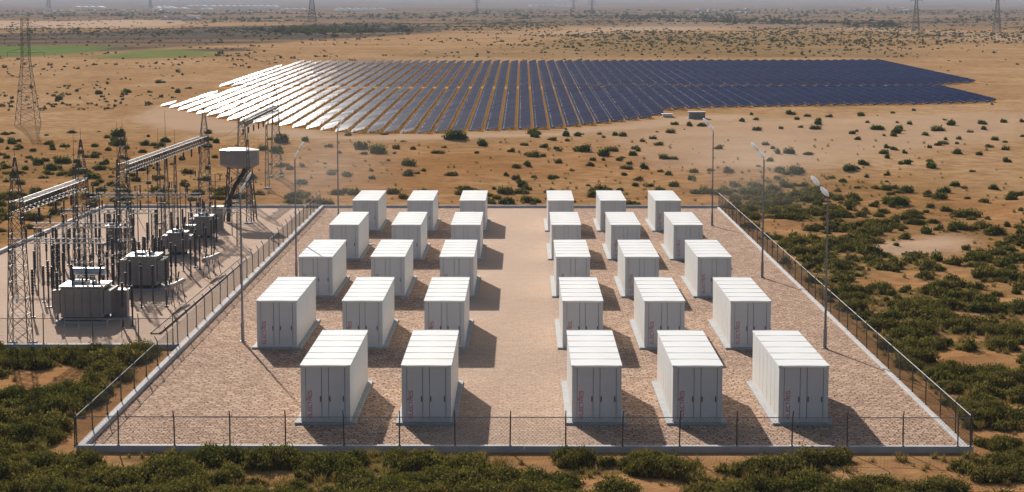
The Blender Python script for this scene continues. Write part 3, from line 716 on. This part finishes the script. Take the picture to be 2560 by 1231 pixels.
# ---------------------------------------------------------------- solar field
def solar_rows():
    pitch, pw = 2.70, 2.22
    minx = min(p[0] for p in FIELD_G); maxx = max(p[0] for p in FIELD_G)
    ncol = int((maxx-minx)/pitch); midY = gpt(1290,218)[1]
    tx, ty = radians(14.), radians(11.5)       # tipped a little to the left and towards the near side
    td, tl = 2.02, 1.98
    blocks = {'near': (0, midY-2.6), 'far': (midY+2.6, 1e9)}
    for bn, (ya, yb) in blocks.items():
        idx = 0
        for c in range(ncol):
            X = minx+(c+.5)*pitch
            ys = []
            for i in range(len(FIELD_G)):
                (x0,y0),(x1,y1) = FIELD_G[i], FIELD_G[(i+1)%len(FIELD_G)]
                if (x0 > X) != (x1 > X): ys.append(y0+(y1-y0)*(X-x0)/(x1-x0))
            ys.sort(); segs = [(max(a,ya),min(b,yb)) for a,b in zip(ys[::2], ys[1::2]) if min(b,yb)-max(a,ya) > 4]
            if not segs: continue
            idx += 1
            y0 = min(a for a,_ in segs); zb = float(base_z(y0))
            root = empty('solar_panel_row', (X,y0,zb)); V = []; Q = []; UV = []; fr = MB()
            for a, b in segs:
                k = int((b-a)/td)
                for i in range(k):
                    yc = a+(i+.5)*td+random.uniform(-.02,.02); zc = float(base_z(yc))-zb+.42
                    tyy = ty+random.gauss(0,.022); txx = tx+random.gauss(0,.014)
                    n0 = len(V)
                    for dz in (0,-.04):
                        for (sx,sy) in ((-1,-1),(1,-1),(1,1),(-1,1)):
                            V.append((sx*pw/2, yc-y0+sy*tl/2*cos(ty), zc+sy*tl/2*sin(tyy)-sx*pw/2*sin(-txx)+dz))
                    for q in ((0,1,2,3),(7,6,5,4),(0,4,5,1),(1,5,6,2),(2,6,7,3),(3,7,4,0)): Q.append([n0+t for t in q])
                    o_ = c*2, i*1
                    UV += [(.04,i*2+.04),(.96,i*2+.04),(.96,i*2+1.96),(.04,i*2+1.96)] + [(.02,.02)]*20
                    if i % 3 == 0:
                        for sx in (-.7,.7): fr.box(sx-.04,sx+.04,yc-y0-.04,yc-y0+.04,zc-.7,zc-.08)
                for sx in (-.7,.7):
                    m2 = max(1, int((b-a)/20))
                    for i in range(m2):
                        p, q = a+(b-a)*i/m2, a+(b-a)*(i+1)/m2
                        fr.bar((sx,p-y0,float(base_z(p))-zb+.32),(sx,q-y0,float(base_z(q))-zb+.32),.05)
            me = npmesh('panel_surface', np.array(V), np.array(Q), M['panel'])
            me.polygons.foreach_set('use_smooth', np.zeros(len(me.polygons), bool))
            uvl = me.uv_layers.new(name='cells'); uvl.data.foreach_set('uv', np.array(UV, np.float32).ravel())
            o = bpy.data.objects.new('panel_surface', me); C.objects.link(o); o.parent = root
            fr.build('support_frame', M['rack'], root)
            suf = 'th' if 10 <= idx % 100 <= 20 else {1:'st',2:'nd',3:'rd'}.get(idx%10,'th')
            look = 'glaring white' if X < -32 else 'blue' if X < 32 else 'dark blue'
            tag(root, '%s solar panel row, %d%s from left in the %s block' % (look, idx, suf, bn), 'solar panels', 'rows of the solar field')
solar_rows()
# kiosks at the field edge
def kiosk(px, py, w, h, d, label, mats=('tanklight','tank')):
    x,y,z = gpt(px,py); r = empty('inverter_kiosk', (x,y,z-.05))
    m = MB(); m.cbox(-w/2,w/2,-d/2,d/2,.12,h,.05); m.build('cabinet_body', M[mats[1]], r)
    m = MB(); m.box(-w/2-.12,w/2+.12,-d/2-.12,d/2+.12,h+.001,h+.1); m.build('cabinet_roof', M[mats[0]], r)
    m = MB(); m.box(-w/2-.2,w/2+.2,-d/2-.2,d/2+.2,-.1,.12); m.build('plinth', M['concrete'], r)
    m = MB()
    for i in range(3): m.box(-w/2+.1+i*(w-.2)/3,-w/2+.06+(i+1)*(w-.2)/3,-d/2-.03,-d/2-.001,.25,h-.15)
    m.build('door', M[mats[1]], r); tag(r, label, 'kiosk', 'kiosks beside the solar field')
kiosk(1741,296,2.9,1.15,2.2,'grey metal kiosk at the near right edge of the solar field')
kiosk(1668,292,1.7,.5,1.8,'low pale box left of the grey metal kiosk',('lampwhite','tanklight'))

# ---------------------------------------------------------------- pylons
def pylon(px, py, h, w, label, arms=True, th=1.):
    x,y,z = gpt(px,py); r = empty('pylon', (x,y,z-.2)); s = th*max(.05, min(y,500)/F*1.1+max(0,y-500)/F*.28)
    m = MB(); lattice_body(m, w, w*.36, 0, h*.62, 8, s*.8, rl=s); lattice_body(m, w*.36, w*.3, h*.62, h, 6, s*.7, rl=s*.8); m.build('lattice_body', M['lattice'], r)
    for q in (.68,.8,.92):
        m = MB(); a = w*.85*(1.15-abs(q-.8))
        for sg in (-1,1):
            m.bar((sg*w*.17,0,h*q),(sg*a,0,h*q+.1),s*.8,s*.5); m.bar((sg*w*.17,0,h*q+h*.04),(sg*a,0,h*q+.1),s*.6,s*.5)
            m.bar((sg*a,0,h*q+.1),(sg*a,0,h*q-h*.045),s*.7)
        m.build('cross_arm', M['lattice'], r)
    tag(r, label, 'pylon', 'electricity pylons on the plain')
pylon(68,312,18.2,3.6,'large lattice pylon standing on bare ground left of the solar field',th=.72)
pylon(780,58,31,7,'tallest distant pylon, above the left end of the solar field')
pylon(2288,80,26,4,'distant pylon, left one of the pair at top right')
pylon(2490,80,27,4,'distant pylon, right one of the pair at top right')
pylon(120,22,40,9,'faint far pylon at top left, left one of two')
pylon(375,20,30,8,'faint far pylon at top left, right one of two')
pylon(1192,34,22,5,'faint pylon left of the picture middle at the top edge')
pylon(1434,24,22,6,'faint low pylon just right of the top middle')
pylon(1480,37,19,5,'small pylon right of the top middle with thick arms')

# ---------------------------------------------------------------- far buildings
def house():
    r = empty('house'); m = MB(); m.box(-5,5,-4,4,-1,4.2); m.build('wall', M['house'], r)
    m = MB(); m.v = [(-5.4,-4.4,4.21),(5.4,-4.4,4.21),(5.4,4.4,4.21),(-5.4,4.4,4.21),(-5.4,0,6.),(5.4,0,6.)]; m.f = [(0,1,5,4),(2,3,4,5),(0,4,3),(1,2,5),(0,3,2,1)]; m.build('roof', M['houseroof'], r)
    return r
hp = None
def houses(n, xa, xb, ya, yb, sc, lb, gp):
    global hp
    for i in range(n):
        px, py = random.uniform(xa,xb), random.uniform(ya,yb); x,y,z = gpt(px,py)
        if hp is None: hp = house(); o = hp
        else: o = copy_tree(hp)
        o.location = (x,y,z); k = sc*random.uniform(.6,1.3); o.scale = (k*random.uniform(.7,1.8),k,k); o.rotation_euler = (0,0,random.uniform(0,3))
        tag(o, lb, 'house', gp)
houses(16,95,250,28,33,.55,'tiny pale house in the far village at top left','houses of the far left village')
houses(14,300,430,28,34,.55,'tiny pale house in the hamlet right of the far left village','houses of the hamlet by the far left village')
houses(10,415,500,50,55,.8,'tiny reddish house beside the pale field at upper left','houses beside the pale field')
houses(26,1725,1900,25,36,.6,'tiny pale house in the far town right of the top middle','houses of the far town')
houses(14,1950,2290,22,32,.6,'tiny scattered house on the dark plain at top right','scattered houses at top right')
def greenhouse(px0, px1, py, h, label):
    x0,y,z = gpt(px0,py); x1 = gpt(px1,py)[0]; L = x1-x0; n = max(3, int(L/14)); r = empty('greenhouse', (x0,y,z))
    m = MB()
    for i in range(n):
        a, b = L*i/n, L*(i+1)/n; m.loft([[(a,t,0),(b,t,0),(b,t,h*.6),((a+b)/2,t,h),(a,t,h*.6)] for t in (0,60)])
    m.build('cover', M['lampshell'], r); tag(r, label, 'greenhouse', 'white greenhouses on the far plain')
for a in ((385,425,21,5,'small white greenhouse strip, leftmost on the far plain'),(178,250,20,4,'faint white greenhouse strip left of the leftmost pylon pair'),
          (518,690,21,7,'longest white greenhouse strip on the far plain'),(462,510,18,5,'white greenhouse strip just left of the longest one'),
          (380,460,24,4,'white greenhouse strip below the leftmost one'),(500,520,26,4,'tiny white greenhouse below the longest strip'),
          (700,760,26,4,'white greenhouse strip just left of the tallest far pylon'),(835,960,27,5,'white greenhouse strip right of the tallest far pylon'),(1320,1430,17,6,'white greenhouse strip at the top middle')): greenhouse(*a)

# ---------------------------------------------------------------- scrub
def shrub_arrays(nl, size, seed, core=True, lobes=6):
    g = np.random.default_rng(seed); V = []; Q = []
    cs = []
    for i in range(lobes):
        a = g.uniform(0,2*pi); q = g.uniform(.0,.62)**.8; rr = g.uniform(.28,.5)
        cs.append((q*cos(a), q*sin(a)*.9, g.uniform(.0,.12), rr, rr*g.uniform(.55,.95)))
    w = np.array([c[3]**2 for c in cs]); w /= w.sum(); pick = g.choice(lobes, nl, p=w); P = []; Nn = []
    for k in range(nl):
        c = cs[pick[k]]; u = g.normal(size=3); u[2] = abs(u[2])*1.05; u /= np.linalg.norm(u); rad = g.uniform(.62,1.06)+.18*max(0,g.normal())
        P.append((c[0]+u[0]*c[3]*rad, c[1]+u[1]*c[3]*rad, max(.01, c[2]+u[2]*c[4]*rad))); Nn.append(u+g.normal(size=3)*.55)
    P = np.array(P); Nn = np.array(Nn); Nn /= np.linalg.norm(Nn,axis=1)[:,None]
    up = Nn*.6+g.normal(size=(nl,3))*.5+np.array((0,0,.7)); up -= Nn*(up*Nn).sum(1)[:,None]; up /= np.linalg.norm(up,axis=1)[:,None]; sd = np.cross(up,Nn)
    s = size*g.uniform(.6,1.4,nl)[:,None]
    V = np.stack([P-up*s*.5, P+sd*s*.34, P+up*s*.75, P-sd*s*.34], 1).reshape(-1,3)
    Q = np.arange(nl*4).reshape(-1,4)
    if core:
        for c in cs:
            n0 = len(V); ku, kv = 9, 4; ring = []
            for iv in range(kv+1):
                ph = pi/2*iv/kv
                for iu in range(ku):
                    t = 2*pi*iu/ku; jit = g.uniform(.66,.86)
                    ring.append((c[0]+c[3]*jit*cos(ph)*cos(t), c[1]+c[3]*jit*cos(ph)*sin(t), c[2]-.1+(c[4]*jit*sin(ph)+.02)))
            V = np.vstack([V, np.array(ring)])
            qq = [[n0+iv*ku+iu, n0+iv*ku+(iu+1)%ku, n0+(iv+1)*ku+(iu+1)%ku, n0+(iv+1)*ku+iu] for iv in range(kv) for iu in range(ku)]
            Q = np.vstack([Q, np.array(qq)])
    return V, Q
near = [shrub_arrays(2600, .062, 100+i, True, 7) for i in range(7)]
mid = [shrub_arrays(420, .13, 200+i, True, 5) for i in range(8)]
farp = [shrub_arrays(26, .34, 300+i, True, 2) for i in range(8)]
for lst in (farp,):
    pass
M['leaf_green'] = leaf_material('fresh_green_bush_foliage', (.035,.048,.012), (.15,.18,.05))
near_me = [npmesh('shrub', V, Q, M['leaf']) for V, Q in near]

cand = []
# bushes read off the open ground one by one (photograph column, row of the base, width)
z1 = [(70,435,60),(240,430,80),(490,425,45),(20,475,40),(125,485,50),(190,495,50),(325,505,90),(420,525,90),(240,455,45),(115,530,50),(190,565,55),(40,580,60),(355,580,55),(420,555,45),(510,548,45),(565,525,60),(595,505,50),(630,590,65),(535,628,45),(750,620,45),(725,548,60),(780,550,50),(875,645,60),(185,640,45),(15,685,50),(660,680,50),(1180,320,40),(1130,355,45),(1195,345,40),(1200,400,65),(1250,470,35),(1290,488,40),(1310,520,55),(1370,520,75),(1265,555,60),(1330,392,40),(1375,318,60),(1410,340,45),(1430,385,40),(1500,395,55),(1465,328,40),(1510,350,55),(1570,330,45),(1515,368,60),(1685,418,45),(1710,445,55),(1725,315,40),(1735,325,60),(1770,362,35),(1800,392,80),(1895,310,40),(1920,362,35),(1935,395,65),(1905,412,70),(1980,368,40),(2003,298,35),(2065,424,45),(2125,400,70),(2190,372,80),(2340,365,60),(2360,392,60),(2460,358,65),(2550,360,40),(2285,408,50),(2405,445,60),(2230,442,45),(2160,446,40),(2125,472,60),(2225,465,40),(2085,490,45),(2385,485,45),(2465,498,60),(2215,515,65),(2330,522,60),(2475,555,60),(2085,585,70),(2075,555,50),(1965,570,55),(1955,512,40),(1895,500,60),(1865,488,55),(1840,515,65),(1860,540,60),(1745,570,70),(1675,600,70),(1865,625,50),(1415,610,110),(1320,610,60),(1585,640,50),(1640,665,70),(1950,710,100),(2155,715,60),(2215,680,50),(2415,690,70),(2490,730,70),(1300,640,50),(790,370,50),(860,375,50),(930,378,60)]
for u,v,w in z1: cand.append((1300+u/2.032, 130+v/2.032, w/2.032))
z2 = [(75,390,140),(50,440,80),(165,435,80),(425,390,100),(460,425,90),(555,415,100),(690,408,60),(840,415,110),(940,450,110),(1050,400,220),(820,480,65),(1100,435,70),(1265,400,100),(245,510,75),(540,555,130),(310,565,130),(195,610,95),(440,610,190),(680,550,100),(670,600,130),(920,560,100),(540,650,90),(800,690,190),(295,805,110),(60,515,90),(25,605,60),(110,670,110),(1260,470,110),(1450,370,130),(1880,380,130),(1880,510,90),(1600,530,90),(1040,320,110)]
for u,v,w in z2: cand.append((u/3.517, 250+v/3.517, w/3.517))
cand += [(700,356,60),(760,354,36),(860,442,34),(690,385,40),(930,447,26),(1020,413,40),(1265,442,26),(1320,414,36),(1305,467,36),(1210,364,40),(1130,350,60),(940,385,50),(905,372,50),(1335,336,50),(145,250,30),(240,236,28),(320,232,26),(400,208,26),(440,232,24),(310,226,16),(372,232,14),(470,222,18),(290,340,60)]
# right hand open ground
z3 = [(870,55,70),(1290,42,60),(1140,20,50),(940,20,60),(1415,130,60),(1350,165,75),(1610,145,60),(1700,200,80),(1740,175,60),(1745,265,60),(1480,290,85),(1435,360,120),(1270,375,110),(1330,360,80),(1680,340,70),(1740,380,70),(1650,475,80),(1720,565,80),(1105,445,60),(1055,485,60),(1500,705,100),(1385,725,90),(1520,765,100),(1610,710,80),(1150,165,90),(1100,230,170),(1050,155,70),(880,200,110),(1320,515,130),(600,70,80),(65,95,60),(510,60,60),(1720,765,140)]
for u,v,w in z3: cand.append((1700+u/2.051, 400+v/2.051, w/2.051))
pts = []
for px,py,w in cand:
    X,Y,_ = gpt(px,py)
    if outside(np.array([X]),np.array([Y]))[0] > .4: pts.append((X,Y+.4, w/F*Y*.5, 1))
# scattered scrub
def scatter(x0,x1,y0,y1,n,seed,smin,smax):
    g = np.random.default_rng(seed); X = g.uniform(x0,x1,n); Y = g.uniform(y0,y1,n); d = density(X,Y); k = g.uniform(0,1,n) < d
    X, Y = X[k], Y[k]; px, _ = proj(X, Y, 0); v = (px > -260) & (px < 2820); X, Y = X[v], Y[v]
    sz = smin+(smax-smin)*g.uniform(0,1,len(X))**1.5
    o = outside(X, Y); ok = o > np.where(Y < 84, sz*.9+.25*(g.uniform(0,1,len(X)) < .8), np.minimum(sz*.8, 1.2))
    return [(a,b,c,0) for a,b,c in zip(X[ok],Y[ok],sz[ok])]
S1 = scatter(-40,40,70,112,3400,1,.5,1.5)
S2 = scatter(-80,90,112,215,9500,2,.5,1.45)
S3 = scatter(-110,120,215,300,2600,3,.45,1.1)
al = pts+S1+S2+S3
# the three hundred that show largest stand on their own
def show(p): 
    px,py = proj(p[0],p[1],0); vis = (-40 < px < 2600) and py < 1290
    return (p[2]*F/p[1])*(1 if vis else .0)*(1.25 if p[3] else 1)
al.sort(key=show, reverse=True)
ind, rest = al[:298], al[298:]
def where(X, Y, r):
    sz = 'large' if r > 1.05 else 'medium' if r > .75 else 'small'
    px = proj(X,Y,0)[0]
    if Y < 83.5:
        w = 'left' if px < 640 else 'centre left' if px < 1280 else 'centre right' if px < 1920 else 'right'
        return '%s dark olive shrub in the %s foreground, before the near wall' % (sz, w)
    if X < -20 and Y < 111: return '%s dark olive shrub between the left wall and the substation corner' % sz
    if X < -44: return '%s green shrub outside the left wall of the substation' % sz
    if X > 20 and Y < 197:
        w = 'near half' if Y < 125 else 'far half'
        return '%s dark shrub on the sand right of the fenced compound, %s' % (sz, w)
    w = 'left' if px < 700 else 'middle' if px < 1500 else 'right'
    return '%s round shrub on bare sand between compound and solar field, %s' % (sz, w)
for k,(X,Y,r,f) in enumerate(ind):
    o = bpy.data.objects.new('shrub', near_me[k % len(near_me)]); C.objects.link(o)
    o.location = (X,Y,float(ground_z(X,Y))-.04); o.rotation_euler = (0,0,random.uniform(0,6.28))
    r2 = r*1.12; o.scale = (r2*random.uniform(.9,1.15), r2*random.uniform(.9,1.15), min(r2,1.25)*random.uniform(1.0,1.6)*(1.25 if f else 1))
    if f: o.material_slots[0].link = 'OBJECT'; o.material_slots[0].material = M['leaf_green']
    lb = where(X,Y,r); tag(o, lb, 'shrub', 'shrubs: '+lb)
def mass(name, items, protos, mat, label, zs=1.):
    g = np.random.default_rng(5); VV = []; QQ = []; n = 0
    A = np.array([(a,b,c) for a,b,c,_ in items]); Z = ground_z(A[:,0], A[:,1])
    for k in range(len(A)):
        V, Q = protos[k % len(protos)]; t = g.uniform(0,6.28); r = A[k,2]*1.12; c_, s_ = cos(t), sin(t)
        W = np.empty_like(V); W[:,0] = (V[:,0]*c_-V[:,1]*s_)*r*g.uniform(.85,1.2)+A[k,0]; W[:,1] = (V[:,0]*s_+V[:,1]*c_)*r+A[k,1]; W[:,2] = V[:,2]*min(r,1.15 if r < 3 and zs < 1.15 else 4)*zs*g.uniform(.95,1.6)+Z[k]-.04
        VV.append(W); QQ.append(Q+n); n += len(V)
    me = npmesh(name, np.vstack(VV), np.vstack(QQ), mat); o = bpy.data.objects.new(name, me); C.objects.link(o); return tag(o, label, kind='stuff')
mass('green_bushes', [q for q in rest if q[3]], mid, M['leaf_green'], 'round green bushes dotted over the bare sand', 1.2)
mass('scrub', [q for q in rest if not q[3]], mid, M['leaf'], 'low olive scrub covering the sand round the compound')
def tuft(seed):
    g = np.random.default_rng(seed); n = 46; a = g.uniform(0,2*pi,n); q = g.uniform(0,.5,n); b = np.stack([q*np.cos(a), q*np.sin(a), np.zeros(n)],1)
    t = b+np.stack([g.normal(0,.3,n), g.normal(0,.3,n), g.uniform(.35,.9,n)],1); w = np.stack([-np.sin(a),np.cos(a),np.zeros(n)],1)*.05
    return np.stack([b-w,b+w,t+w*.2,t-w*.2],1).reshape(-1,3), np.arange(n*4).reshape(-1,4)
tufts = [tuft(400+i) for i in range(6)]
M['straw'] = leaf_material('dry_straw_grass', (.17,.12,.05), (.36,.26,.12))
g = np.random.default_rng(44); n = 26000; Y = 76*np.exp(g.uniform(0,np.log(285/76),n)); X = g.uniform(-.36,.36,n)*Y
keep = (g.uniform(0,1,n) < (.05+density(X,Y)*.6+.12*(vnoise(X,Y,14,9) > .6))*np.clip(150/Y,.45,1)) & (outside(X,Y) > .4) & ~inpoly(X,Y,PALE4) & ~inpoly(X,Y,PALE2)
X, Y = X[keep], Y[keep]
mass('dry_grass', [(a,b,c,0) for a,b,c in zip(X,Y,g.uniform(.14,.40,len(X)))], tufts, M['straw'], 'tufts of dry straw coloured grass among the scrub')
# far scrub: thousands of specks over the plain
g = np.random.default_rng(21); n = 42000; Y = 300*np.exp(g.uniform(0, np.log(3200/300), n)); X = g.uniform(-.42,.42,n)*Y
fd = far_density(X,Y)*.75 + .03 + .9*(X < -.10*Y)*(Y > 350)*(Y < 640)*(vnoise(X,Y*.35,14,15) > .5) + .14*(vnoise(X,Y*.5,26,14) > .55)*(Y > 420)
px, py = proj(X, Y, base_z(Y)); spread = np.clip((Y-560)/200, .3, 1)
keep = (g.uniform(0,1,n) < fd*spread) & ~inpoly(X,Y,FIELD_G) & ~inpoly(X,Y,PALE4) & ~inpoly(X,Y,GREEN1) & ~inpoly(X,Y,GREEN2) & (px > -100) & (px < 2660)
inf = smooth_mask(X,Y,FIELD_G,4) > 0; keep &= ~inf
X, Y = X[keep], Y[keep]; R = (.4+.8*g.uniform(0,1,len(X))**2)*np.clip(Y/650,.8,3.2)
print('far specks', len(X), 'near', len(al))
mass('distant_scrub', [(a,b,c,0) for a,b,c in zip(X,Y,R)], farp, M['leaf_far'], 'specks of scrub over the plain beyond the solar field')
# wood beyond the plain
g = np.random.default_rng(31); it = []
for k in range(900):
    px = g.normal(820,70) if k < 500 else g.uniform(1550,2250); py = g.normal(76,4.5) if k < 500 else 44+(px-1550)*.028+g.normal(0,3)
    if py < 30 or py > 92: continue
    a,b,_ = gpt(px,py); it.append((a,b,g.uniform(1.6,3.2),0))
mass('distant_wood', it, farp, M['leaf_far'], 'low green wood and hedges far behind the solar field', 1.1)

# ---------------------------------------------------------------- air, sky, sun, camera
zt = float(_TZ.max())+60
m, nt, b = newmat('pale_air'); nt.nodes.remove(b); out = nt.nodes['Material Output']
pv = nt.nodes.new('ShaderNodeVolumePrincipled'); pv.inputs['Color'].default_value = (.58,.70,.92,1); pv.inputs['Density'].default_value = .00011
pv.inputs['Anisotropy'].default_value = 0; nt.links.new(pv.outputs[0], out.inputs['Volume'])
hb = MB(); hb.box(-8200,8200,-250,16600,-5,zt); tag(hb.build('haze', m), 'pale blue haze over the plain', kind='stuff')

def dust(name, loc, rad, dens, label):
    m, nt, b = newmat('drifting_dust'); nt.nodes.remove(b); L = nt.links
    tc = nt.nodes.new('ShaderNodeTexCoord'); ln = nt.nodes.new('ShaderNodeVectorMath'); ln.operation = 'LENGTH'; L.new(tc.outputs['Object'], ln.inputs[0])
    f = ramp(nt, ln.outputs['Value'], 0., .98, 1, 0); f = mth(nt, 'MULTIPLY', f, f)
    f = mth(nt, 'MULTIPLY', f, ramp(nt, noise(nt, tc.outputs['Object'], 2.2, 3), .35, .65, .5, 1.4))
    p2 = nt.nodes.new('ShaderNodeVolumePrincipled'); p2.inputs['Color'].default_value = (.92,.93,.96,1); L.new(mth(nt, 'MULTIPLY', f, dens), p2.inputs['Density'])
    L.new(p2.outputs[0], nt.nodes['Material Output'].inputs['Volume'])
    d = MB(); k = 20
    d.loft([[(cos(t)*cos(2*pi*i/k), cos(t)*sin(2*pi*i/k), sin(t)) for i in range(k)] for t in [(-.5+j/12)*pi*.98 for j in range(13)]])
    o = d.build(name, m); o.location = loc; o.scale = rad; tag(o, label, kind='stuff')
dust('dust_haze', (-21,192,4.5), (13,13,7.5), .022, 'thin pale dust drifting at the back of the substation')
dust('dust_haze', (24,192,4.5), (13,13,7.5), .018, 'thin pale dust drifting behind the right corner of the compound')

SV = np.array((-.638*1.0, 2.11, 1.0)); el = math.atan2(1, math.hypot(.638,2.11)); az = math.atan2(-.638, 2.11)
w = bpy.data.worlds.new('World'); S.world = w; w.use_nodes = True; nt = w.node_tree; bg = nt.nodes['Background']
sk = nt.nodes.new('ShaderNodeTexSky'); sk.sky_type = 'NISHITA'; sk.sun_disc = False; sk.sun_elevation = el; sk.sun_rotation = az
sk.air_density = 1.; sk.dust_density = 2.5; nt.links.new(sk.outputs[0], bg.inputs[0]); bg.inputs[1].default_value = .05
ld = bpy.data.lights.new('sun', 'SUN'); ld.energy = 4.8; ld.angle = radians(.55); ld.color = (1,.93,.84)
lo = bpy.data.objects.new('sun', ld); C.objects.link(lo)
from mathutils import Vector
lo.rotation_euler = Vector(SV).to_track_quat('Z','Y').to_euler(); lo.location = (0,0,60)
cd = bpy.data.cameras.new('camera'); co = bpy.data.objects.new('camera', cd); C.objects.link(co)
cd.sensor_width = 36; cd.lens = F/W0*36; cd.clip_start = 1; cd.clip_end = 40000
co.location = (0,0,H); co.rotation_euler = (pi/2-PIT, 0, -YAW); S.camera = co
S.view_settings.view_transform = 'Standard'; S.view_settings.look = 'None'; S.view_settings.exposure = .5; S.view_settings.gamma = 1
S.cycles.max_bounces = 6; S.cycles.volume_bounces = 1; S.cycles.diffuse_bounces = 3; S.cycles.transparent_max_bounces = 8
